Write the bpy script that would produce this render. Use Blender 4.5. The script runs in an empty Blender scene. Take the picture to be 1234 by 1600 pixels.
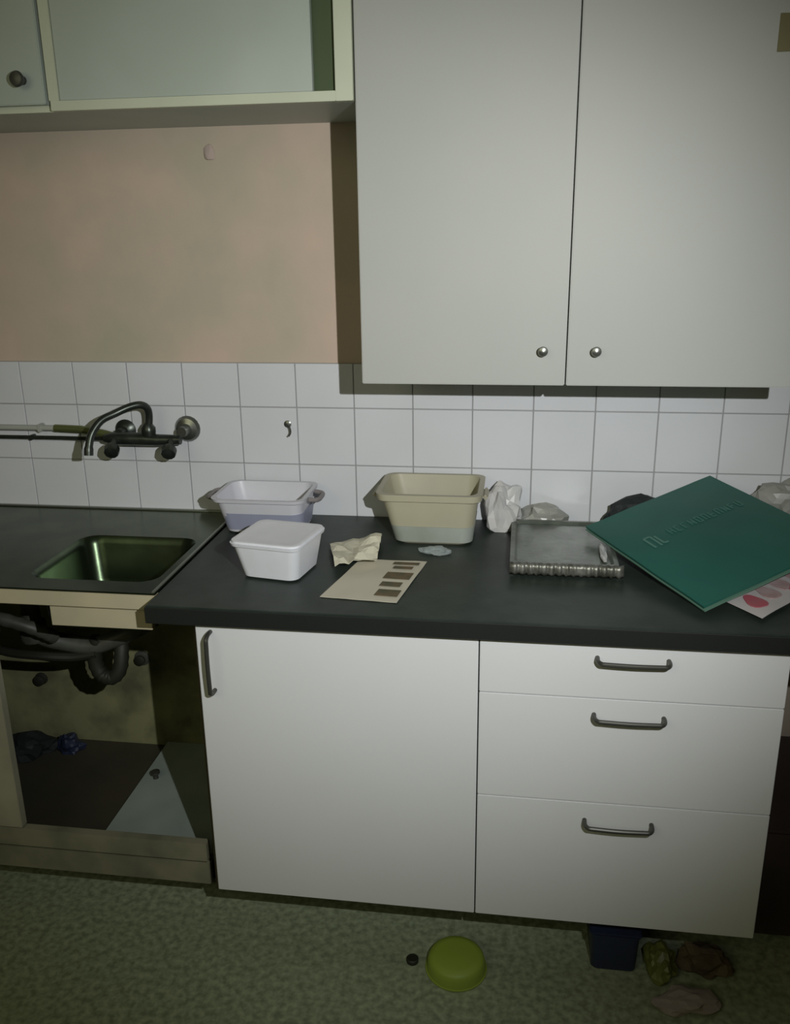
import bpy, bmesh, math, random
from mathutils import Vector, Matrix, noise
random.seed(7)
S = bpy.context.scene
C = S.collection

# ------------------------------------------------------------------ camera
CAM = Vector((0.66756, -2.26321, 1.61413))
RT = Vector((0.99000, 0.14044, -0.01332)); UP = Vector((-0.02976, 0.30018, 0.95342)); FW = Vector((-0.13790, 0.94349, -0.30135))
cd = bpy.data.cameras.new('camera'); cam = bpy.data.objects.new('camera', cd); C.objects.link(cam)
cd.sensor_fit = 'HORIZONTAL'; cd.sensor_width = 36.0; cd.lens = 39.888; cd.clip_start = 0.02
m = Matrix((RT, UP, -FW)).transposed().to_4x4(); m.translation = CAM
cam.matrix_world = m
S.camera = cam

# ------------------------------------------------------------------ world, flash, exposure
w = bpy.data.worlds.new('world'); S.world = w; w.use_nodes = True
bg = w.node_tree.nodes['Background']; bg.inputs[0].default_value = (0.95, 1.0, 0.72, 1); bg.inputs[1].default_value = 0.006

def spot(name, loc, aim, power, size, blend, radius, col):
    l = bpy.data.lights.new(name, 'SPOT'); l.energy = power; l.spot_size = math.radians(size); l.spot_blend = blend
    l.shadow_soft_size = radius; l.color = col
    o = bpy.data.objects.new(name, l); C.objects.link(o); o.location = loc
    o.rotation_euler = (Vector(aim) - Vector(loc)).to_track_quat('-Z', 'Y').to_euler()
    return o
# the flash beside the camera: main light of this dark room
spot('camera_flash', (0.965, -2.10, 1.74), (0.30, 0.0, 1.10), 125.0, 79, 1.0, 0.008, (0.985, 1.0, 0.985))
# added fill lamp behind the camera to lift the shadows; no actual source there
al = bpy.data.lights.new('fill_light', 'AREA'); al.energy = 11.0; al.size = 1.6; al.color = (1.0, 0.98, 0.62)
ao = bpy.data.objects.new('fill_light', al); C.objects.link(ao); ao.location = (-0.7, -3.0, 2.3)
ao.rotation_euler = (Vector((0.4, 0, 0.9)) - ao.location).to_track_quat('-Z', 'Y').to_euler()

vs = S.view_settings; vs.view_transform = 'Standard'; vs.look = 'None'; vs.gamma = 1.0; vs.use_curve_mapping = False; vs.exposure = -0.2

# ------------------------------------------------------------------ materials
def mat(name, col, rough=0.6, metal=0.0, col2=None, scale=6.0, lo=0.35, hi=0.65, bump=0.0, bscale=60.0, spec=0.5, detail=4.0, trans=0.0, coat=0.0, alpha=1.0):
    M = bpy.data.materials.new(name); M.use_nodes = True
    nt = M.node_tree; b = nt.nodes['Principled BSDF']
    b.inputs['Roughness'].default_value = rough; b.inputs['Metallic'].default_value = metal
    b.inputs['Specular IOR Level'].default_value = spec; b.inputs['Transmission Weight'].default_value = trans
    b.inputs['Coat Weight'].default_value = coat; b.inputs['Alpha'].default_value = alpha
    b.inputs['Base Color'].default_value = (*col, 1)
    tc = nt.nodes.new('ShaderNodeTexCoord')
    if col2 is None: col2 = tuple(c * 0.93 for c in col)
    n = nt.nodes.new('ShaderNodeTexNoise'); n.inputs['Scale'].default_value = scale; n.inputs['Detail'].default_value = detail
    r = nt.nodes.new('ShaderNodeValToRGB'); r.color_ramp.elements[0].position = lo; r.color_ramp.elements[1].position = hi
    r.color_ramp.elements[0].color = (*col, 1); r.color_ramp.elements[1].color = (*col2, 1)
    nt.links.new(tc.outputs['Object'], n.inputs['Vector']); nt.links.new(n.outputs['Fac'], r.inputs[0]); nt.links.new(r.outputs[0], b.inputs['Base Color'])
    if bump:
        n2 = nt.nodes.new('ShaderNodeTexNoise'); n2.inputs['Scale'].default_value = bscale; n2.inputs['Detail'].default_value = 5
        bp = nt.nodes.new('ShaderNodeBump'); bp.inputs['Strength'].default_value = bump; bp.inputs['Distance'].default_value = 0.004
        nt.links.new(tc.outputs['Object'], n2.inputs['Vector']); nt.links.new(n2.outputs['Fac'], bp.inputs['Height']); nt.links.new(bp.outputs[0], b.inputs['Normal'])
    return M
M = {
 'paint': mat('beige_paint', (0.62, 0.48, 0.39), 0.75, col2=(0.47, 0.43, 0.33), scale=3.2, bump=0.25, bscale=25),
 'grout': mat('grout', (0.36, 0.36, 0.36), 0.9),
 'tile': mat('glazed_tile', (0.72, 0.73, 0.77), 0.22, col2=(0.67, 0.69, 0.71), scale=3, bump=0.03, bscale=9, spec=0.35),
 'floor': mat('terrazzo', (0.20, 0.24, 0.15), 0.62, col2=(0.42, 0.48, 0.32), scale=62, lo=0.34, hi=0.72, bump=0.08, bscale=80, detail=6),
 'ceil': mat('ceiling_paint', (0.55, 0.56, 0.50), 0.9),
 'side': mat('side_wall_paint', (0.30, 0.24, 0.18), 0.85),
 'upper': mat('cream_laminate', (0.445, 0.455, 0.425), 0.5, col2=(0.42, 0.435, 0.41), scale=2.5, spec=0.3),
 'uleft': mat('grey_green_laminate', (0.48, 0.53, 0.49), 0.45, col2=(0.42, 0.48, 0.43), scale=3),
 'uframe': mat('pale_frame', (0.60, 0.64, 0.50), 0.5),
 'green_panel': mat('green_panel_paint', (0.055, 0.085, 0.032), 0.6),
 'base': mat('white_laminate', (0.73, 0.74, 0.75), 0.38, col2=(0.70, 0.715, 0.72), scale=2.2, spec=0.4),
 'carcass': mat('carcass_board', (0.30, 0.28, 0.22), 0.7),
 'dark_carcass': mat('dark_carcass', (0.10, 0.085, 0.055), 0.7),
 'worktop': mat('dark_green_laminate', (0.017, 0.026, 0.021), 0.45, col2=(0.028, 0.039, 0.033), scale=18, bump=0.06, bscale=90),
 'edge': mat('black_edge', (0.012, 0.014, 0.013), 0.5),
 'steel': mat('stained_steel', (0.080, 0.108, 0.066), 0.27, 0.9, col2=(0.046, 0.065, 0.038), scale=9, bump=0.05, bscale=50),
 'rim': mat('steel_rim', (0.30, 0.32, 0.28), 0.35, 0.8),
 'cream': mat('cream_board', (0.54, 0.48, 0.33), 0.6, col2=(0.46, 0.42, 0.29), scale=7),
 'stile': mat('grey_cream_board', (0.38, 0.36, 0.26), 0.6, col2=(0.30, 0.29, 0.21), scale=7),
 'dirty': mat('dirty_olive_board', (0.24, 0.23, 0.155), 0.75, col2=(0.14, 0.145, 0.10), scale=9),
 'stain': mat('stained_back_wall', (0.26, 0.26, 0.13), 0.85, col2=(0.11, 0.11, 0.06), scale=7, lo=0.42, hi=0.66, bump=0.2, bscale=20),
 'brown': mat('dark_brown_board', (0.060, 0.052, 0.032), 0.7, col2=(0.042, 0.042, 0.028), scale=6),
 'board': mat('grey_blue_board', (0.35, 0.40, 0.36), 0.6, col2=(0.28, 0.34, 0.30), scale=6),
 'handle': mat('brushed_nickel', (0.09, 0.09, 0.08), 0.42, 0.6),
 'chrome': mat('worn_chrome', (0.30, 0.31, 0.29), 0.28, 0.85, col2=(0.20, 0.21, 0.18), scale=30),
 'tap': mat('dull_dark_chrome', (0.085, 0.095, 0.085), 0.34, 0.75, col2=(0.05, 0.06, 0.05), scale=30),
 'brass': mat('greenish_brass', (0.20, 0.23, 0.09), 0.45, 0.7),
 'pipe': mat('grey_painted_pipe', (0.42, 0.44, 0.40), 0.5),
 'pvc': mat('grimy_grey_plastic', (0.085, 0.09, 0.075), 0.5, col2=(0.045, 0.045, 0.035), scale=20),
 'hose': mat('dark_rubber_hose', (0.02, 0.022, 0.014), 0.6),
 'white_pl': mat('white_plastic', (0.86, 0.87, 0.93), 0.38, col2=(0.78, 0.80, 0.84), scale=9),
 'lilac': mat('lilac_white_plastic', (0.68, 0.68, 0.74), 0.4),
 'blue_pl': mat('blue_grey_plastic', (0.34, 0.36, 0.48), 0.45),
 'grip': mat('brown_grey_plastic', (0.24, 0.22, 0.22), 0.5),
 'bin': mat('yellowed_plastic', (0.50, 0.47, 0.34), 0.45, col2=(0.45, 0.43, 0.31), scale=7, trans=0.12),
 'binlow': mat('cloudy_grey_plastic', (0.37, 0.40, 0.34), 0.3, trans=0.2, col2=(0.44, 0.48, 0.43), scale=14),
 'paper': mat('cream_paper', (0.62, 0.58, 0.47), 0.8, bump=0.1, bscale=30),
 'paper2': mat('crumpled_cream_paper', (0.73, 0.70, 0.55), 0.8),
 'ink': mat('brown_ink', (0.16, 0.11, 0.06), 0.8, col2=(0.09, 0.09, 0.05), scale=40),
 'film': mat('thin_white_plastic', (0.72, 0.70, 0.68), 0.3, col2=(0.62, 0.63, 0.63), scale=14, trans=0.15),
 'greyfilm': mat('grey_thin_plastic', (0.40, 0.40, 0.36), 0.32, col2=(0.30, 0.31, 0.28), scale=12, trans=0.15),
 'clear': mat('clear_film', (0.55, 0.62, 0.62), 0.12, trans=0.6),
 'tray': mat('grey_green_tray', (0.17, 0.19, 0.16), 0.30, 0.25, col2=(0.10, 0.115, 0.095), scale=22, bump=0.25, bscale=38),
 'foil': mat('dull_foil', (0.27, 0.27, 0.24), 0.42, 0.6, col2=(0.10, 0.10, 0.08), scale=38),
 'bag': mat('green_card', (0.018, 0.125, 0.095), 0.5, col2=(0.016, 0.105, 0.082), scale=5, bump=0.05, bscale=20),
 'bagedge': mat('pale_green_edge', (0.12, 0.24, 0.18), 0.5),
 'bagink': mat('faded_pale_print', (0.085, 0.21, 0.17), 0.5),
 'bagink2': mat('very_faded_print', (0.045, 0.165, 0.132), 0.5),
 'flyer': mat('white_flyer_paper', (0.66, 0.62, 0.62), 0.45),
 'red': mat('red_print', (0.50, 0.11, 0.15), 0.5, col2=(0.40, 0.16, 0.18), scale=25),
 'pink': mat('pink_print', (0.45, 0.30, 0.30), 0.5, col2=(0.55, 0.42, 0.42), scale=30),
 'black': mat('black_fabric', (0.012, 0.018, 0.018), 0.7),
 'lime': mat('lime_plastic', (0.30, 0.40, 0.05), 0.5, col2=(0.27, 0.37, 0.05), scale=6),
 'navy': mat('navy_plastic', (0.020, 0.028, 0.062), 0.45),
 'yellow': mat('olive_yellow_wrapper', (0.17, 0.19, 0.045), 0.45, col2=(0.09, 0.10, 0.03), scale=12),
 'brownw': mat('brown_paper_litter', (0.16, 0.115, 0.06), 0.8, col2=(0.08, 0.06, 0.04), scale=14),
 'pinkp': mat('pale_pink_paper', (0.34, 0.29, 0.28), 0.8),
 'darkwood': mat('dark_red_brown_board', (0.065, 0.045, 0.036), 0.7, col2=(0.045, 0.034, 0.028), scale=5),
 'tape': mat('brown_tape', (0.17, 0.15, 0.06), 0.5),
 'plaster': mat('pale_plaster', (0.52, 0.42, 0.37), 0.9),
}

# ------------------------------------------------------------------ helpers
def tag(o, label=None, cat=None, group=None, kind=None):
    if label: o['label'] = label
    if cat: o['category'] = cat
    if group: o['group'] = group
    if kind: o['kind'] = kind
    return o
def thing(name, label, cat, loc=(0, 0, 0), group=None):
    o = bpy.data.objects.new(name, None); C.objects.link(o); o.location = loc; o.empty_display_size = 0.05
    return tag(o, label, cat, group)
def base_of(p):
    v = Vector((0, 0, 0))
    while p is not None: v += p.location; p = p.parent
    return v
def obj(name, bm, m, parent=None, smooth=False, angle=35):
    """world-space bmesh -> one mesh object (its vertices become relative to its parent)"""
    bmesh.ops.recalc_face_normals(bm, faces=bm.faces)
    off = base_of(parent)
    if parent is not None:
        bmesh.ops.translate(bm, verts=bm.verts, vec=-off)
    me = bpy.data.meshes.new(name); bm.to_mesh(me); bm.free()
    me.materials.append(m)
    if smooth:
        for f in me.polygons: f.use_smooth = True
        if angle < 180: me.set_sharp_from_angle(angle=math.radians(angle))
    o = bpy.data.objects.new(name, me); C.objects.link(o)
    if parent is not None: o.parent = parent
    return o
def box(x0, x1, y0, y1, z0, z1, bev=0.0, bm=None, seg=2):
    t = bmesh.new()
    vs = [t.verts.new((x, y, z)) for x in (x0, x1) for y in (y0, y1) for z in (z0, z1)]
    for q in ((0,1,3,2),(4,6,7,5),(0,4,5,1),(2,3,7,6),(0,2,6,4),(1,5,7,3)): t.faces.new([vs[i] for i in q])
    bmesh.ops.recalc_face_normals(t, faces=t.faces)
    if bev: bmesh.ops.bevel(t, geom=t.edges[:], offset=bev, segments=seg, affect='EDGES', clamp_overlap=True)
    if bm is None: return t
    return join(bm, t)
def join(a, b):
    me = bpy.data.meshes.new('tmp'); b.to_mesh(me); b.free(); a.from_mesh(me); bpy.data.meshes.remove(me); return a
def smooth_path(pts, n=6):
    P = [Vector(p) for p in pts]; out = []
    for i in range(len(P) - 1):
        p0 = P[max(i - 1, 0)]; p1 = P[i]; p2 = P[i + 1]; p3 = P[min(i + 2, len(P) - 1)]
        for k in range(n):
            t = k / n
            out.append(0.5 * ((2 * p1) + (p2 - p0) * t + (2 * p0 - 5 * p1 + 4 * p2 - p3) * t * t + (3 * p1 - p0 - 3 * p2 + p3) * t ** 3))
    out.append(P[-1]); return out
def tube(pts, r, bm=None, n=12, rib=0.0):
    b = bm or bmesh.new(); P = [Vector(p) for p in pts]; rings = []; ref = Vector((0.13, 0.31, 0.94))
    for i, p in enumerate(P):
        d = (P[min(i + 1, len(P) - 1)] - P[max(i - 1, 0)]).normalized()
        a = ref - d * ref.dot(d)
        if a.length < 0.1: a = Vector((1, 0, 0)) - d * d.x
        a.normalize(); ref = a; c = d.cross(a)
        rr = (r[i] if isinstance(r, (list, tuple)) else r) * (1 + (rib if i % 2 else -rib))
        rings.append([b.verts.new(p + (a * math.cos(t) + c * math.sin(t)) * rr) for t in [2 * math.pi * k / n for k in range(n)]])
    for A, B in zip(rings, rings[1:]):
        for k in range(n): b.faces.new((A[k], A[(k + 1) % n], B[(k + 1) % n], B[k]))
    b.faces.new(rings[0][::-1]); b.faces.new(rings[-1]); return b
def lathe(prof, origin, axis=(0, 0, 1), n=24, bm=None):
    """prof: (radius, height along axis) list; closed at the ends"""
    b = bm or bmesh.new(); q = Vector(axis).to_track_quat('Z', 'Y'); O = Vector(origin); rings = []
    for r, h in prof:
        rings.append([b.verts.new(O + q @ Vector((max(r, 1e-5) * math.cos(t), max(r, 1e-5) * math.sin(t), h))) for t in [2 * math.pi * k / n for k in range(n)]])
    for A, B in zip(rings, rings[1:]):
        for k in range(n): b.faces.new((A[k], A[(k + 1) % n], B[(k + 1) % n], B[k]))
    b.faces.new(rings[0][::-1]); b.faces.new(rings[-1]); return b
def rrect(cx, cy, hx, hy, r, n=5):
    out = []
    for sx, sy, a0 in ((1, 1, 0), (-1, 1, 90), (-1, -1, 180), (1, -1, 270)):
        for k in range(n + 1):
            a = math.radians(a0 + 90 * k / n)
            out.append((cx + sx * (hx - r) + r * math.cos(a), cy + sy * (hy - r) + r * math.sin(a)))
    return out
def loft(sections, cap0=True, cap1=True, bm=None):
    """sections: (outline, z)"""
    b = bm or bmesh.new(); R = [[b.verts.new((x, y, z)) for x, y in o] for o, z in sections]; n = len(R[0])
    for A, B in zip(R, R[1:]):
        for k in range(n): b.faces.new((A[k], A[(k + 1) % n], B[(k + 1) % n], B[k]))
    if cap0: b.faces.new(R[0][::-1])
    if cap1: b.faces.new(R[-1])
    return b
def tub(cb, hb, ct, ht, z0, h, rad, th=0.003, lip=0.008, liph=0.008):
    """open tapered tub: base centre/half sizes, top centre/half sizes"""
    def sec(f, d):
        return rrect(cb[0] + (ct[0] - cb[0]) * f, cb[1] + (ct[1] - cb[1]) * f, hb[0] + (ht[0] - hb[0]) * f + d, hb[1] + (ht[1] - hb[1]) * f + d, rad)
    return loft([(sec(0, -0.006), z0), (sec(0.05, 0), z0 + 0.05 * h), (sec(0.9, 0), z0 + h - liph), (sec(0.9, lip), z0 + h - liph), (sec(1, lip), z0 + h),
                 (sec(1, -th), z0 + h), (sec(0.06, -th), z0 + 0.07 * h + th), (sec(0.03, -th - 0.006), z0 + th)])
def crumple(c, s, seed, sub=4, amp=0.35, freq=3.0, rot=0.0):
    b = bmesh.new(); bmesh.ops.create_icosphere(b, subdivisions=sub, radius=1.0)
    o = Vector((seed * 3.7, seed * 1.3, seed * 7.1)); cr, sr = math.cos(rot), math.sin(rot)
    for v in b.verts:
        p = v.co.copy(); k = 1 - amp * abs(noise.noise(p * freq + o)) * 2 - amp * 0.6 * abs(noise.noise(p * freq * 2.3 + o)) + amp * 0.4 * noise.noise(p * 1.2 + o)
        q = p * k; q.z = max(q.z, -0.55) + 0.55
        x, y = q.x * s[0], q.y * s[1]
        v.co = Vector((c[0] + x * cr - y * sr, c[1] + x * sr + y * cr, c[2] + q.z * s[2] / 1.55))
    return b
def scrunch(c, s, seed, rot=0.0, sub=3, amp=0.28):
    """faceted scrunched paper or film: random creases, flat facets"""
    b = bmesh.new(); bmesh.ops.create_icosphere(b, subdivisions=sub, radius=1.0); rn = random.Random(seed)
    o = Vector((seed * 1.7, seed * 2.9, seed * 0.7)); cr, sr = math.cos(rot), math.sin(rot)
    for v in b.verts:
        p = v.co * (1 + amp * noise.cell(v.co * 1.6 + o) * 0.6 + amp * noise.noise(v.co * 1.5 + o) * 1.3 + rn.uniform(-amp, amp) * 0.28)
        q = Vector((p.x, p.y, max(p.z, -0.45) + 0.45)); x, y = q.x * s[0], q.y * s[1]
        v.co = Vector((c[0] + x * cr - y * sr, c[1] + x * sr + y * cr, c[2] + q.z * s[2] / 1.45))
    return b
def sheet(corner, nu, nv, th, fz):
    """corner: 4 corners (00,10,11,01); fz(u,v) lifts along the normal"""
    a, b_, c_, d_ = [Vector(p) for p in corner]; nrm = (b_ - a).cross(d_ - a).normalized()
    if nrm.z < 0: nrm = -nrm
    bm = bmesh.new(); L = []
    for lay in (0, 1):
        L.append([[bm.verts.new((a * (1-u) * (1-v) + b_ * u * (1-v) + c_ * u * v + d_ * (1-u) * v) + nrm * (fz(u, v) - lay * th)) for v in [j / nv for j in range(nv + 1)]] for u in [i / nu for i in range(nu + 1)]])
    for lay in (0, 1):
        g = L[lay]
        for i in range(nu):
            for j in range(nv):
                q = (g[i][j], g[i+1][j], g[i+1][j+1], g[i][j+1]); bm.faces.new(q if lay == 0 else q[::-1])
    ed = [(i, 0) for i in range(nu)] + [(nu, j) for j in range(nv)] + [(i, nv) for i in range(nu, 0, -1)] + [(0, j) for j in range(nv, 0, -1)]
    for k in range(len(ed)):
        p, q = ed[k], ed[(k + 1) % len(ed)]
        bm.faces.new((L[0][p[0]][p[1]], L[1][p[0]][p[1]], L[1][q[0]][q[1]], L[0][q[0]][q[1]]))
    return bm
def struct(name, bm, m, parent=None): return tag(obj(name, bm, m, parent), kind='structure')

# ------------------------------------------------------------------ room shell
XL, XR, YB, H = -1.45, 1.95, -3.7, 2.7
struct('floor', box(XL, XR, YB, 0.1, -0.1, 0.0), M['floor'])
struct('ceiling', box(XL, XR, YB, 0.1, H, H + 0.1), M['ceil'])
wb = struct('wall_back', box(XL, XR, 0.0, 0.1, 0.0, H), M['paint'])
struct('wall_left', box(XL - 0.1, XL, YB, 0.1, 0.0, H), M['side'])
struct('wall_right', box(XR, XR + 0.1, YB, 0.1, 0.0, H), M['side'])
struct('wall_front', box(XL, XR, YB - 0.1, YB, 0.0, H), M['side'])
TS, TX, TZ = 0.15632, -0.0800, 1.1787          # tile pitch, a vertical joint, a horizontal joint
obj('grout', box(TX - 8 * TS - 0.1, XR, -0.006, 0.0, TZ - 2 * TS - 0.01, 1.297), M['grout'], wb)
z_rows = [(TZ - 2 * TS, TZ - TS), (TZ - TS, TZ), (TZ, 1.297)]
for k in range(-8, 13):
    x0, x1 = TX + k * TS, TX + (k + 1) * TS
    for j, (z0, z1) in enumerate(z_rows):
        if x1 > XR: continue
        g = 0.0013
        b = box(x0 + g, x1 - g, -0.0105 - random.uniform(0, 0.0006), -0.003, z0 + g, z1 - g, 0.0012, seg=1)
        obj('tile', b, M['tile'], wb)
obj('patch', crumple((-0.117, -0.004, 1.800), (0.016, 0.006, 0.04), 5, 2, 0.2), M['plaster'], wb)

# ------------------------------------------------------------------ right wall cabinet
c = thing('wall_cabinet', 'tall cream wall cabinet with two flat doors above the dark worktop', 'cabinet', (0.764, -0.16, 1.30))
b = box(0.322, 0.340, -0.325, 0, 1.303, 2.42); box(1.202, 1.220, -0.325, 0, 1.303, 2.42, bm=b); box(0.340, 1.202, -0.3262, 0, 1.300, 1.321, bm=b); box(0.340, 1.202, -0.325, 0, 2.402, 2.42, bm=b)
box(0.340, 1.202, -0.012, 0, 1.321, 2.402, bm=b); box(0.754, 0.772, -0.3262, -0.012, 1.321, 2.402, bm=b)
obj('body', b, M['upper'], c)
for x0, x1, kx in ((0.318, 0.7605, 0.712), (0.7640, 1.224, 0.823)):
    d = obj('door', box(x0, x1, -0.347, -0.3265, 1.300, 2.42, 0.0018), M['upper'], c)
    k = obj('knob', lathe([(0.006, 0), (0.0052, 0.010), (0.0095, 0.016), (0.0108, 0.021), (0.009, 0.025), (0.003, 0.027)], (kx, -0.347, 1.375), (0, -1, 0)), M['chrome'], d, True)
t = obj('sticker', box(1.126, 1.190, -0.349, -0.347, 1.934, 1.999, 0.0005, seg=1), M['tape'], c); t['label'] = 'small brown sticker near the door edge'

# ------------------------------------------------------------------ left wall cabinet
c = thing('wall_cabinet', 'shorter grey-green wall cabinet with pale frame and knob above the sink', 'cabinet', (-0.5, -0.16, 1.877))
b = box(-1.30, -1.282, -0.325, 0, 1.877, 2.42); box(0.296, 0.314, -0.325, 0, 1.877, 2.42, bm=b); box(-1.282, 0.296, -0.325, 0, 1.877, 1.893, bm=b); box(-1.282, 0.296, -0.325, 0, 2.402, 2.42, bm=b); box(-1.282, 0.296, -0.01, 0, 1.893, 2.402, bm=b)
obj('body', b, M['uleft'], c)
b = box(0.277, 0.3135, -0.347, -0.325, 1.877, 2.42, 0.001); box(-0.342, 0.277, -0.347, -0.325, 1.877, 1.8965, 0.001, bm=b); box(-0.345, -0.322, -0.347, -0.325, 1.8965, 2.42, 0.001, bm=b)
box(-1.30, -0.345, -0.329, -0.325, 1.877, 1.90, bm=b)
obj('frame', b, M['uframe'], c)
obj('door', box(-0.321, 0.229, -0.343, -0.326, 1.8975, 2.40, 0.001), M['uleft'], c)
t = obj('sliding_panel', box(-0.10, 0.276, -0.324, -0.316, 1.8935, 2.40), M['green_panel'], c); t['label'] = 'dark green inner panel'
d = obj('door', box(-0.86, -0.350, -0.352, -0.330, 1.890, 2.42, 0.0018), M['uleft'], c)
obj('knob', lathe([(0.009, 0), (0.007, 0.010), (0.014, 0.018), (0.016, 0.024), (0.013, 0.030), (0.004, 0.032)], (-0.395, -0.352, 1.937), (0, -1, 0)), M['handle'], d, True)
obj('door', box(-1.30, -0.864, -0.352, -0.330, 1.890, 2.42, 0.0018), M['uleft'], c)

# ------------------------------------------------------------------ base cabinets
def handle_pts(x0, x1, z):
    y = -0.647; e = 0.030
    return smooth_path([(x0, y, z), (x0, y - e * 0.55, z), (x0 + 0.006, y - e * 0.93, z), (x0 + 0.018, y - e, z), ((x0 + x1) / 2, y - e - 0.002, z), (x1 - 0.018, y - e, z), (x1 - 0.006, y - e * 0.93, z), (x1, y - e * 0.55, z), (x1, y, z)], 4)
def cabinet_body(x0, x1, par):
    b = box(x0, x0 + 0.018, -0.626, -0.02, 0.156, 0.840); box(x1 - 0.018, x1, -0.626, -0.02, 0.156, 0.840, bm=b)
    box(x0 + 0.018, x1 - 0.018, -0.626, -0.02, 0.156, 0.174, bm=b); box(x0 + 0.018, x1 - 0.018, -0.035, -0.02, 0.174, 0.840, bm=b)
    box(x0 + 0.018, x1 - 0.018, -0.626, -0.54, 0.822, 0.840, bm=b)
    obj('body', b, M['carcass'], par)
    for lx in (x0 + 0.05, x1 - 0.05):
        for ly in (-0.38, -0.09):
            obj('leg', lathe([(0.032, 0), (0.032, 0.012), (0.016, 0.022), (0.016, 0.135), (0.030, 0.145), (0.030, 0.156)], (lx, ly, 0), n=16), M['black'], par, True)
c1 = thing('base_cabinet', 'white base cabinet with one wide door and upright handle beside sink', 'cabinet', (0.3, -0.32, 0))
cabinet_body(0.001, 0.5995, c1)
d = obj('door', box(0.0, 0.5985, -0.647, -0.6275, 0.154, 0.8365, 0.0015), M['base'], c1)
hp = [Vector((0.033, p.y, 0.682 + (p.x) * 1.0)) for p in handle_pts(0, 0.138, 0)]
obj('handle', tube(hp, 0.0048, n=10), M['handle'], d, True)
c2 = thing('drawer_cabinet', 'white base cabinet with three drawers and bow handles', 'cabinet', (0.9, -0.32, 0))
cabinet_body(0.6005, 1.199, c2)
for z0, z1, hz, hx in ((0.7150, 0.8365, 0.806, 0.835), (0.4680, 0.7130, 0.678, 0.835), (0.154, 0.4660, 0.424, 0.829)):
    d = obj('drawer', box(0.6015, 1.2005, -0.647, -0.6275, z0, z1, 0.0015), M['base'], c2)
    obj('handle', tube(handle_pts(hx, hx + 0.138, hz), 0.0048, n=10), M['handle'], d, True)

# worktop
t = thing('worktop', 'long dark green worktop over the white base cabinets', 'worktop', (0.66, -0.33, 0.8412))
obj('slab', box(-0.10, 1.42, -0.666, -0.011, 0.8415, 0.8812, 0.003), M['worktop'], t)
e = obj('edge_strip', box(-0.10, 1.42, -0.6685, -0.6655, 0.8418, 0.8785, 0.001, seg=1), M['edge'], t); e['label'] = 'blackish front edge strip'

# ------------------------------------------------------------------ sink unit
sc = thing('sink_cabinet', 'open cream sink cabinet without its door, pipes showing inside', 'cabinet', (-0.28, -0.3, 0))
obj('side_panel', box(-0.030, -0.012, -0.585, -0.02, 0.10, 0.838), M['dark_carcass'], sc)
obj('side_panel', box(-1.20, -1.182, -0.585, -0.02, 0.10, 0.838), M['cream'], sc)
obj('stile', box(-0.575, -0.515, -0.592, -0.570, 0.235, 0.838, 0.001), M['stile'], sc)
obj('closed_door', box(-1.182, -0.578, -0.592, -0.572, 0.24, 0.80, 0.001), M['cream'], sc)
obj('bottom_rail', box(-1.20, -0.044, -0.592, -0.570, 0.182, 0.232, 0.001), M['dirty'], sc)
obj('lower_rail', box(-1.20, -0.044, -0.586, -0.566, 0.112, 0.172, 0.001), M['dirty'], sc)
obj('plinth', box(-1.20, -0.032, -0.455, -0.440, 0.0, 0.099), M['dirty'], sc)
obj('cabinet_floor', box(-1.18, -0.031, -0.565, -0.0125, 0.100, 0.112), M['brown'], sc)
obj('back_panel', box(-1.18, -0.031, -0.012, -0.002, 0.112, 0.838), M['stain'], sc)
obj('apron', box(-0.363, -0.125, -0.585, -0.567, 0.786, 0.838, 0.001), M['cream'], sc)
obj('front_edge', box(-1.30, -0.1035, -0.600, -0.580, 0.8405, 0.8765, 0.0015), M['cream'], sc)

sk = thing('sink', 'dull stainless steel sink with a deep basin in the cream cabinet', 'sink', (-0.3, -0.3, 0.88))
# top sheet with a basin opening
bx, by, hx, hy = -0.286, -0.392, 0.156, 0.150
outer = []
inn = rrect(bx, by, hx, hy, 0.045, 6)
bm = bmesh.new()
X0, X1, Y0, Y1 = -1.30, -0.1035, -0.602, -0.0115; zt = 0.8815
iv = [bm.verts.new((x, y, zt)) for x, y in inn]
ov = []
for x, y in inn:                       # project each rim point outwards on the sheet's own border
    dx, dy = x - bx, y - by
    ov.append(None)
cor = [bm.verts.new(p) for p in ((X1, Y1, zt), (X0, Y1, zt), (X0, Y0, zt), (X1, Y0, zt))]
n6 = 7
for q in range(4):
    seg = iv[q * n6:(q + 1) * n6]
    for a_, b_ in zip(seg, seg[1:]): bm.faces.new((a_, cor[q], b_))
    bm.faces.new((seg[-1], cor[q], cor[(q + 1) % 4], iv[((q + 1) * n6) % len(iv)]))
rings = [iv]
for d, z in ((0.004, zt - 0.006), (0.010, zt - 0.02), (0.018, zt - 0.11), (0.030, zt - 0.135), (0.060, zt - 0.142)):
    rings.append([bm.verts.new((x, y, z)) for x, y in rrect(bx, by, hx - d, hy - d, 0.045, 6)])
for A, B in zip(rings, rings[1:]):
    for k in range(len(A)): bm.faces.new((A[k], B[k], B[(k + 1) % len(A)], A[(k + 1) % len(A)]))
bm.faces.new(rings[-1])
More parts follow.
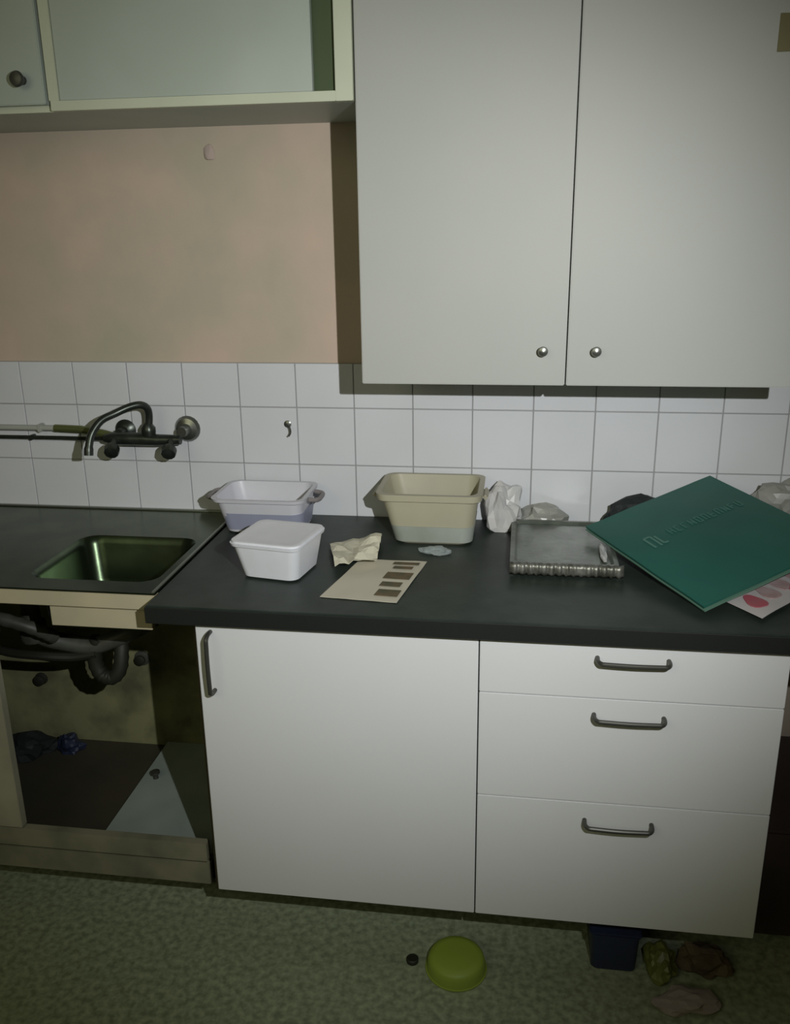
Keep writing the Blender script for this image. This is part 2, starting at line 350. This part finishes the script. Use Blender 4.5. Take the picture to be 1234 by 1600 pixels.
# down-turned border
low = [bm.verts.new((v.co.x, v.co.y, zt - 0.004)) for v in cor]
for k in range(4): bm.faces.new((cor[k], cor[(k + 1) % 4], low[(k + 1) % 4], low[k]))
o = obj('basin', bm, M['steel'], sk, True, 40)
sol = o.modifiers.new('thickness', 'SOLIDIFY'); sol.thickness = 0.0012; sol.offset = -1
b = box(-0.1115, -0.1035, Y0, Y1, 0.8818, 0.8860, 0.0015); box(X0, -0.1115, Y1 - 0.012, Y1, 0.8818, 0.886, 0.0015, bm=b)
obj('raised_rim', b, M['rim'], sk)
obj('drain_plug', lathe([(0.036, 0), (0.036, 0.002), (0.030, 0.003), (0.012, 0.001)], (bx, by, zt - 0.1418)), M['rim'], sk, True)

# waste pipe and trap under the sink
dp = thing('drain_pipe', 'grimy grey waste pipe and trap hanging under the sink', 'pipe', (-0.50, -0.3, 0.112))
b = lathe([(0.030, 0), (0.034, 0.012), (0.034, 0.05), (0.024, 0.055), (0.024, 0.085)], (-0.575, -0.33, 0.615), n=18)
obj('trap_cup', b, M['pvc'], dp, True)
obj('waste_pipe', tube(smooth_path([(-0.575, -0.33, 0.80), (-0.575, -0.33, 0.70), (-0.56, -0.33, 0.632), (-0.50, -0.31, 0.602), (-0.43, -0.30, 0.592), (-0.36, -0.28, 0.612), (-0.30, -0.24, 0.635)], 5), 0.023, n=14), M['pvc'], dp, True)
obj('trap_bend', tube(smooth_path([(-0.415, -0.30, 0.615), (-0.43, -0.30, 0.555), (-0.418, -0.30, 0.510), (-0.388, -0.30, 0.500), (-0.365, -0.295, 0.525), (-0.362, -0.28, 0.575), (-0.372, -0.25, 0.615)], 5), 0.0195, n=14, rib=0.05), M['hose'], dp, True)
obj('supply_hose', tube(smooth_path([(-0.90, -0.28, 0.60), (-0.78, -0.30, 0.585), (-0.66, -0.33, 0.575), (-0.56, -0.34, 0.575), (-0.48, -0.32, 0.566), (-0.42, -0.31, 0.575)], 6), 0.012, n=10), M['hose'], dp, True)
obj('overflow_hose', tube(smooth_path([(-0.80, -0.40, 0.80), (-0.70, -0.42, 0.74), (-0.60, -0.42, 0.715), (-0.52, -0.40, 0.68), (-0.50, -0.36, 0.64)], 6), 0.017, n=12, rib=0.06), M['pvc'], dp, True)
v = thing('wall_valve', 'small round dark valve on stained wall under the sink, right of trap', 'valve', (-0.437, -0.012, 0.41))
obj('flange', lathe([(0.024, 0), (0.024, 0.004), (0.012, 0.008)], (-0.437, -0.012, 0.41), (0, -1, 0), 18), M['pvc'], v, True)
obj('stem', lathe([(0.011, 0.006), (0.011, 0.014), (0.016, 0.016), (0.016, 0.022), (0.010, 0.025)], (-0.437, -0.012, 0.41), (0, -1, 0), 14), M['hose'], v, True)
v = thing('wall_valve', 'dark small valve on stained wall low on the left under the sink', 'valve', (-0.775, -0.012, 0.32))
obj('flange', lathe([(0.020, 0), (0.020, 0.004), (0.010, 0.008)], (-0.775, -0.012, 0.32), (0, -1, 0), 18), M['hose'], v, True)
obj('stem', lathe([(0.010, 0.006), (0.010, 0.012), (0.017, 0.014), (0.017, 0.020), (0.010, 0.023)], (-0.775, -0.012, 0.32), (0, -1, 0), 14), M['hose'], v, True)
# contents of the sink cabinet
lb = thing('loose_door_panel', 'pale grey cupboard panel with a knob lying flat inside the sink cabinet', 'panel', (-0.21, -0.25, 0.112))
pn = obj('panel', box(-0.382, -0.045, -0.50, -0.016, 0.1125, 0.1285, 0.001), M['board'], lb)
obj('knob', lathe([(0.008, 0), (0.006, 0.010), (0.013, 0.016), (0.013, 0.022), (0.006, 0.025)], (-0.342, -0.205, 0.1285)), M['handle'], lb, True)
tag(obj('cloth_bundle', scrunch((-0.80, -0.10, 0.1125), (0.085, 0.055, 0.055), 3), M['black']), 'black crumpled cloth at the back of the sink cabinet floor', 'cloth')
tag(obj('plastic_lump', scrunch((-0.672, -0.075, 0.1125), (0.036, 0.030, 0.058), 11), M['navy']), 'small dark blue crumpled plastic beside the black cloth under the sink', 'plastic')

# ------------------------------------------------------------------ faucet and wall pipe
pp = thing('wall_pipe', 'upper pale grey water pipe running along the white tiles to tap', 'pipe', (-0.9, -0.03, 1.115))
obj('pipe', tube([(-1.44, -0.030, 1.116), (-0.612, -0.030, 1.116)], 0.0080, n=14), M['pipe'], pp, True)
for x in (-1.25, -0.66): obj('clip', box(x, x + 0.012, -0.041, -0.0115, 1.105, 1.127, 0.003), M['pipe'], pp)
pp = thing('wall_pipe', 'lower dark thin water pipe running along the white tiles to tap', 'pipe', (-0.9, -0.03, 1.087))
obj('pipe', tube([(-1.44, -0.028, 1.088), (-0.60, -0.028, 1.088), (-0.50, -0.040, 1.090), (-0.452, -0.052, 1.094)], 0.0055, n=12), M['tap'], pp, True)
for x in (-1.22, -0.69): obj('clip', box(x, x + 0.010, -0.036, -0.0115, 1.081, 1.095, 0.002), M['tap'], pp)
ft = thing('wall_tap', 'dark chrome wall mixer tap with curved swan-neck spout above sink', 'tap', (-0.35, -0.0105, 1.10))
b = lathe([(0.030, 0), (0.030, 0.003), (0.022, 0.010), (0.012, 0.014), (0.012, 0.045)], (-0.412, -0.0105, 1.110), (0, -1, 0), 20)
obj('flange', b, M['tap'], ft, True)
b = lathe([(0.036, 0), (0.036, 0.004), (0.030, 0.012), (0.016, 0.016), (0.014, 0.050)], (-0.232, -0.0105, 1.117), (0, -1, 0), 20)
t = obj('flange', b, M['chrome'], ft, True); t['label'] = 'pale round flange at the right end'
obj('inlet_pipe', tube([(-0.610, -0.030, 1.116), (-0.53, -0.036, 1.115), (-0.46, -0.050, 1.108), (-0.43, -0.055, 1.102)], 0.0105, n=14), M['brass'], ft, True)
obj('mixer_body', tube([(-0.452, -0.062, 1.097), (-0.43, -0.062, 1.097), (-0.405, -0.062, 1.097), (-0.335, -0.062, 1.097), (-0.300, -0.062, 1.095), (-0.235, -0.062, 1.097)], [0.011, 0.017, 0.018, 0.018, 0.016, 0.013], n=18), M['tap'], ft, True)
obj('spout_base', lathe([(0.017, 0), (0.019, 0.010), (0.019, 0.022), (0.011, 0.034)], (-0.322, -0.064, 1.107), n=18), M['tap'], ft, True)
obj('spout', tube(smooth_path([(-0.322, -0.064, 1.125), (-0.316, -0.066, 1.160), (-0.315, -0.075, 1.184), (-0.326, -0.09, 1.196), (-0.350, -0.108, 1.193), (-0.380, -0.130, 1.180), (-0.408, -0.155, 1.166), (-0.426, -0.178, 1.136), (-0.432, -0.190, 1.105), (-0.433, -0.195, 1.082)], 4), [0.0100] * 33 + [0.0118] * 4, n=14), M['tap'], ft, True)
for x, y in ((-0.418, -0.062), (-0.258, -0.062)):
    b = lathe([(0.010, 0), (0.010, 0.026), (0.019, 0.030), (0.021, 0.040), (0.019, 0.052), (0.008, 0.056)], (x, y - 0.010, 1.094), (0.15, -0.85, -0.45), 10)
    obj('turn_knob', b, M['tap'], ft, True, 30)
hk = thing('wall_hook', 'tiny dark hook on the white tiles between tap and wall cabinet', 'hook', (0.056, -0.0105, 1.128))
obj('back_plate', lathe([(0.010, 0), (0.010, 0.002), (0.006, 0.004)], (0.050, -0.0105, 1.134), (0, -1, 0), 14), M['chrome'], hk, True)
obj('hook', tube(smooth_path([(0.050, -0.012, 1.134), (0.051, -0.026, 1.136), (0.060, -0.032, 1.130), (0.063, -0.034, 1.116), (0.058, -0.038, 1.106)], 4), 0.0022, n=8), M['handle'], hk, True)

# ------------------------------------------------------------------ things on the worktop
W = 0.8814
t = thing('wash_tub', 'pale lilac tub with side grips and blue-grey lower band against the tiles', 'tub', (0.02, -0.14, W))
obj('shell', tub((0.020, -0.125), (0.100, 0.068), (0.012, -0.125), (0.116, 0.090), W + 0.0005, 0.098, 0.03), M['lilac'], t, True)
obj('lower_band', loft([(rrect(0.020, -0.125, 0.1035, 0.0715, 0.03), W + 0.012), (rrect(0.018, -0.125, 0.1105, 0.081, 0.03), W + 0.058), (rrect(0.018, -0.125, 0.1085, 0.079, 0.03), W + 0.058), (rrect(0.020, -0.125, 0.1015, 0.0695, 0.03), W + 0.012)], False, False), M['blue_pl'], t, True)
for s, x in ((-1, -0.112), (1, 0.136)):
    obj('grip', tube(smooth_path([(x, -0.165, W + 0.088), (x + s * 0.022, -0.155, W + 0.086), (x + s * 0.024, -0.125, W + 0.084), (x + s * 0.022, -0.095, W + 0.086), (x, -0.085, W + 0.088)], 4), 0.0062, n=8), M['grip'], t, True)
t = thing('food_tub', 'plain white square plastic tub standing before the lilac tub', 'tub', (0.133, -0.44, W))
food = t
obj('shell', tub((0.133, -0.435), (0.066, 0.066), (0.133, -0.442), (0.082, 0.082), W + 0.0005, 0.088, 0.022, 0.0025, 0.004, 0.007), M['white_pl'], t, True)
obj('lid', loft([(rrect(0.133, -0.442, 0.083, 0.083, 0.022), W + 0.0890), (rrect(0.133, -0.442, 0.083, 0.083, 0.022), W + 0.0935), (rrect(0.133, -0.442, 0.078, 0.078, 0.020), W + 0.0945), (rrect(0.133, -0.442, 0.070, 0.070, 0.018), W + 0.0925)]), M['white_pl'], t, True)

food.rotation_euler.z = math.radians(-10)
t = thing('storage_bin', 'yellowed plastic storage bin with a wide rim, tapering to its base', 'bin', (0.46, -0.15, W))
obj('shell', tub((0.463, -0.148), (0.096, 0.078), (0.452, -0.130), (0.122, 0.098), W + 0.0005, 0.128, 0.03, 0.003, 0.010, 0.016), M['bin'], t, True)
obj('lower_wall', loft([(rrect(0.463, -0.148, 0.0975, 0.0795, 0.03), W + 0.006), (rrect(0.460, -0.143, 0.1055, 0.0862, 0.03), W + 0.046), (rrect(0.460, -0.143, 0.1035, 0.0842, 0.03), W + 0.046), (rrect(0.463, -0.148, 0.0955, 0.0775, 0.03), W + 0.006)], False, False), M['binlow'], t, True)
obj('side_grip', box(0.306, 0.322, -0.178, -0.100, W + 0.104, W + 0.116, 0.004), M['bin'], t)
obj('side_grip', box(0.582, 0.596, -0.178, -0.100, W + 0.104, W + 0.116, 0.004), M['bin'], t)

pc = thing('printed_card', 'flat cream printed leaflet lying near the worktop front edge', 'leaflet', (0.36, -0.48, W))
obj('sheet', sheet([(0.258, -0.583, W + 0.0015), (0.425, -0.597, W + 0.0015), (0.462, -0.352, W + 0.0015), (0.305, -0.350, W + 0.0015)], 12, 12, 0.001, lambda u, v: 0.002 * noise.noise(Vector((u * 3, v * 3, 1))) + 0.0012), M['paper'], pc, True)
for i, (u0, u1, v0, v1) in enumerate([(0.66, 0.96, 0.10, 0.24), (0.62, 0.90, 0.32, 0.42), (0.58, 0.95, 0.50, 0.66), (0.60, 0.88, 0.76, 0.82), (0.55, 0.93, 0.87, 0.93)]):
    A = Vector((0.258, -0.583, W)); Bv = Vector((0.425, -0.597, W)); Cv = Vector((0.462, -0.352, W)); D = Vector((0.305, -0.350, W))
    P = lambda u, v: A * (1-u) * (1-v) + Bv * u * (1-v) + Cv * u * v + D * (1-u) * v + Vector((0, 0, 0.0055))
    obj('print', sheet([P(u0, v0), P(u1, v0), P(u1, v1), P(u0, v1)], 2, 2, 0.0008, lambda u, v: 0), M['ink'], pc)
tag(obj('crumpled_paper', sheet([(0.212, -0.270, W + 0.004), (0.262, -0.445, W + 0.011), (0.352, -0.405, W + 0.012), (0.335, -0.212, W + 0.004)], 9, 9, 0.001, lambda u, v: 0.016 * abs(noise.noise(Vector((u * 3.2, v * 3.2, 5)))) * 1.6 + 0.008 * abs(noise.cell(Vector((u * 3.3, v * 3.3, 2)))) + 0.003), M['paper2']), 'crumpled cream paper lying against the back edge of leaflet', 'paper')
tag(obj('plastic_wrap', scrunch((0.475, -0.285, W + 0.0005), (0.036, 0.018, 0.016), 9), M['clear']), 'small crumpled clear plastic in front of the yellowed bin', 'plastic')
tag(obj('plastic_bag', scrunch((0.632, -0.075, W + 0.0005), (0.046, 0.042, 0.120), 6, 0.2), M['film']), 'crumpled white plastic bag right beside the yellowed bin', 'bag')
tag(obj('plastic_bag', scrunch((0.737, -0.050, W + 0.0005), (0.060, 0.030, 0.060), 8), M['greyfilm']), 'greyish crumpled plastic bag behind the patterned tray', 'bag')

# shallow tray
t = thing('patterned_tray', 'shallow dark grey rectangular tray with a rippled pale front edge', 'tray', (0.78, -0.25, W))
obj('tray_body', loft([(rrect(0.775, -0.252, 0.108, 0.148, 0.010), W + 0.0005), (rrect(0.775, -0.252, 0.118, 0.158, 0.012), W + 0.026), (rrect(0.775, -0.252, 0.120, 0.160, 0.012), W + 0.030), (rrect(0.775, -0.252, 0.110, 0.150, 0.010), W + 0.0305), (rrect(0.775, -0.252, 0.104, 0.144, 0.010), W + 0.024)]), M['tray'], t, True, 25)
bm = bmesh.new(); N = 46; rows = []
for i in range(N + 1):
    x = 0.655 + i * (0.250 / N); yy = -0.4135 + 0.0035 * math.sin(i * 2.1) - 0.003 * noise.noise(Vector((i * 0.6, 0, 3)))
    rows.append([bm.verts.new((x, yy + a_, z)) for a_, z in ((0.006, W + 0.031), (0.0, W + 0.032), (-0.004, W + 0.022), (-0.002 + 0.003 * math.cos(i * 1.7), W + 0.010), (0.001, W + 0.003))])
for A, B in zip(rows, rows[1:]):
    for k in range(4): bm.faces.new((A[k], B[k], B[k + 1], A[k + 1]))
o = obj('rippled_edge', bm, M['foil'], t, True, 180); s_ = o.modifiers.new('thickness', 'SOLIDIFY'); s_.thickness = 0.001
t = obj('highlight_strip', scrunch((0.866, -0.335, W + 0.0300), (0.008, 0.055, 0.010), 4), M['film'], t); t['label'] = 'bright strip modelled as a highlight on the tray'  # pale geometry added in place of a bright highlight streak on the tray

# things propping the green carrier
tag(obj('dark_pouch', crumple((0.985, -0.072, W + 0.0005), (0.100, 0.052, 0.100), 12, 4, 0.12, 1.6), M['black']), 'black soft pouch half hidden beneath green carrier by the tiles', 'pouch')
tag(obj('plastic_bag', scrunch((1.37, -0.085, W + 0.0005), (0.13, 0.055, 0.150), 14, 0.0, 4, 0.2), M['greyfilm']), 'tall greyish plastic bag standing behind green carrier at the tiles', 'bag')

# green carrier (flat gift-bag like card carrier, propped at a slant)
L = Vector((0.833, -0.213, 0.938)); Bc = Vector((1.044, -0.580, 0.897)); T = Vector((1.150, -0.026, 1.022)); Rr = Bc + T - L
gb = thing('green_carrier', 'large flat dark green card carrier with faded pale lettering, propped aslant', 'bag', tuple(L))
bulge = lambda u, v: 0.004 * math.sin(math.pi * u) * math.sin(math.pi * v) + 0.002 * noise.noise(Vector((u * 4, v * 4, 2)))
obj('front_face', sheet([L, Bc, Rr, T], 16, 16, 0.004, bulge), M['bag'], gb, True, 40)
dn = (Bc - L).cross(T - L).normalized(); dn = dn if dn.z > 0 else -dn
e1 = (Bc - L).normalized(); e2 = (T - L).normalized()
o_ = -dn * 0.009
obj('back_face', sheet([L + o_ - e1 * 0.002, Bc + o_ + e1 * 0.002, Rr + o_ + e1 * 0.002, T + o_], 16, 16, 0.003, bulge), M['bagedge'], gb, True, 40)
PL = lambda u, v: L + (Bc - L) * u + (T - L) * v + dn * (bulge(u, v) + 0.0006)
random.seed(3)
def stroke(bm, p, q, w):
    P0, P1 = PL(*p), PL(*q); d = (P1 - P0); sd = d.cross(dn).normalized() * w / 2
    vsl = [bm.verts.new(x) for x in (P0 - sd, P0 + sd, P1 + sd, P1 - sd, P0 - sd + dn * .0006, P0 + sd + dn * .0006, P1 + sd + dn * .0006, P1 - sd + dn * .0006)]
    for q_ in ((4,5,6,7), (0,1,5,4), (1,2,6,5), (2,3,7,6), (3,0,4,7)): bm.faces.new([vsl[i] for i in q_])
def glyph(v0, wv, u0, u1, w, kinds):
    bm = bmesh.new()
    for k in kinds:
        a, b_ = {'l': ((u0, v0), (u1, v0)), 'r': ((u0, v0 + wv), (u1, v0 + wv)), 't': ((u0, v0), (u0, v0 + wv)), 'm': (((u0 + u1) / 2, v0), ((u0 + u1) / 2, v0 + wv)), 'b': ((u1, v0), (u1, v0 + wv)), 'd': ((u0, v0), (u1, v0 + wv))}[k]
        stroke(bm, a, b_, w)
    return bm
obj('lettering', glyph(0.165, 0.045, 0.34, 0.45, 0.006, 'lrt'), M['bagink'], gb)
obj('lettering', glyph(0.235, 0.030, 0.35, 0.44, 0.006, 'lb'), M['bagink'], gb)
v_ = 0.335
for ks in ('lrm', 'ltb', 'lt', 'rdl', 'lrtb', 'lrt', 'lmb', 'ltr', 'lrd', 'ltm', 'lrb'):
    obj('lettering', glyph(v_, 0.026, 0.340, 0.398, 0.0046, ks), M['bagink2'], gb); v_ += 0.052

fl = thing('sale_flyer', 'white flyer with red printing under the front of green carrier', 'flyer', (1.18, -0.50, W))
fc = [Vector((1.085, -0.500, W + 0.002)), Vector((1.150, -0.606, W + 0.003)), Vector((1.330, -0.400, W + 0.012)), Vector((1.265, -0.300, W + 0.010))]
ff = lambda u, v: 0.004 * math.sin(v * 7 + u) * 0.5 + 0.003
obj('sheet', sheet(fc, 8, 20, 0.001, ff), M['flyer'], fl, True)
FP = lambda u, v: fc[0] * (1-u) * (1-v) + fc[1] * u * (1-v) + fc[2] * u * v + fc[3] * (1-u) * v + Vector((0, 0, ff(u, v) + 0.0012))
def blot(cu, cv, ru, rv, k=18):
    b = bmesh.new(); top = []; low = []
    for i in range(k):
        a = 2 * math.pi * i / k; w_ = 1 + 0.12 * math.sin(3 * a + cu * 9)
        p = FP(cu + ru * w_ * math.cos(a), cv + rv * w_ * math.sin(a)); top.append(b.verts.new(p + Vector((0, 0, 0.0012)))); low.append(b.verts.new(p))
    b.faces.new(top); b.faces.new(low[::-1])
    for i in range(k): b.faces.new((low[i], low[(i + 1) % k], top[(i + 1) % k], top[i]))
    return b
for cu, cv, ru, rv, mm in ((0.60, 0.17, 0.24, 0.085, 'red'), (0.55, 0.40, 0.26, 0.09, 'pink'), (0.45, 0.62, 0.28, 0.08, 'pink'), (0.75, 0.66, 0.12, 0.05, 'red'), (0.5, 0.84, 0.30, 0.07, 'pink')):
    obj('print', blot(cu, cv, ru, rv), M[mm], fl)

# ------------------------------------------------------------------ things on the floor
t = thing('lime_bowl', 'shallow round lime green plastic bowl upside down on the floor', 'bowl', (0.56, -0.652, 0))
obj('shell', lathe([(0.067, 0.0005), (0.0685, 0.002), (0.0680, 0.006), (0.066, 0.020), (0.0635, 0.030), (0.058, 0.036), (0.045, 0.0385), (0.004, 0.0390)], (0.56, -0.652, 0), n=40), M['lime'], t, True, 50)
obj('rim', lathe([(0.0670, 0.0005), (0.0705, 0.001), (0.0710, 0.004), (0.0682, 0.005)], (0.56, -0.652, 0), n=40), M['lime'], t, True, 50)
tag(obj('bottle_cap', lathe([(0.013, 0.0003), (0.014, 0.002), (0.014, 0.010), (0.012, 0.012), (0.004, 0.0122)], (0.458, -0.648, 0), n=20), M['hose'], None, True), 'tiny black bottle cap on the floor left of the lime bowl', 'cap')
t = thing('navy_box', 'dark navy plastic box on the floor under the drawer cabinet', 'box', (0.917, -0.50, 0))
obj('shell', tub((0.917, -0.50), (0.050, 0.118), (0.917, -0.50), (0.054, 0.124), 0.0005, 0.105, 0.015, 0.002, 0.003, 0.006), M['navy'], t, True)
obj('lid', box(0.860, 0.974, -0.628, -0.372, 0.1065, 0.112, 0.0025), M['navy'], t)
tag(obj('yellow_wrapper', scrunch((1.022, -0.590, 0.0005), (0.034, 0.048, 0.050), 21), M['yellow']), 'crumpled olive yellow wrapper on the floor beside the navy box', 'wrapper')
tag(obj('brown_paper', scrunch((1.125, -0.575, 0.0005), (0.055, 0.045, 0.045), 23), M['brownw']), 'crumpled brown paper on the floor under the corner of drawer cabinet', 'paper')
tag(obj('pink_paper', scrunch((1.065, -0.690, 0.0005), (0.070, 0.034, 0.026), 25, 0.15), M['pinkp']), 'crumpled pale pinkish paper on the floor, frontmost of the litter', 'paper')

# dark box in the gap right of the drawers
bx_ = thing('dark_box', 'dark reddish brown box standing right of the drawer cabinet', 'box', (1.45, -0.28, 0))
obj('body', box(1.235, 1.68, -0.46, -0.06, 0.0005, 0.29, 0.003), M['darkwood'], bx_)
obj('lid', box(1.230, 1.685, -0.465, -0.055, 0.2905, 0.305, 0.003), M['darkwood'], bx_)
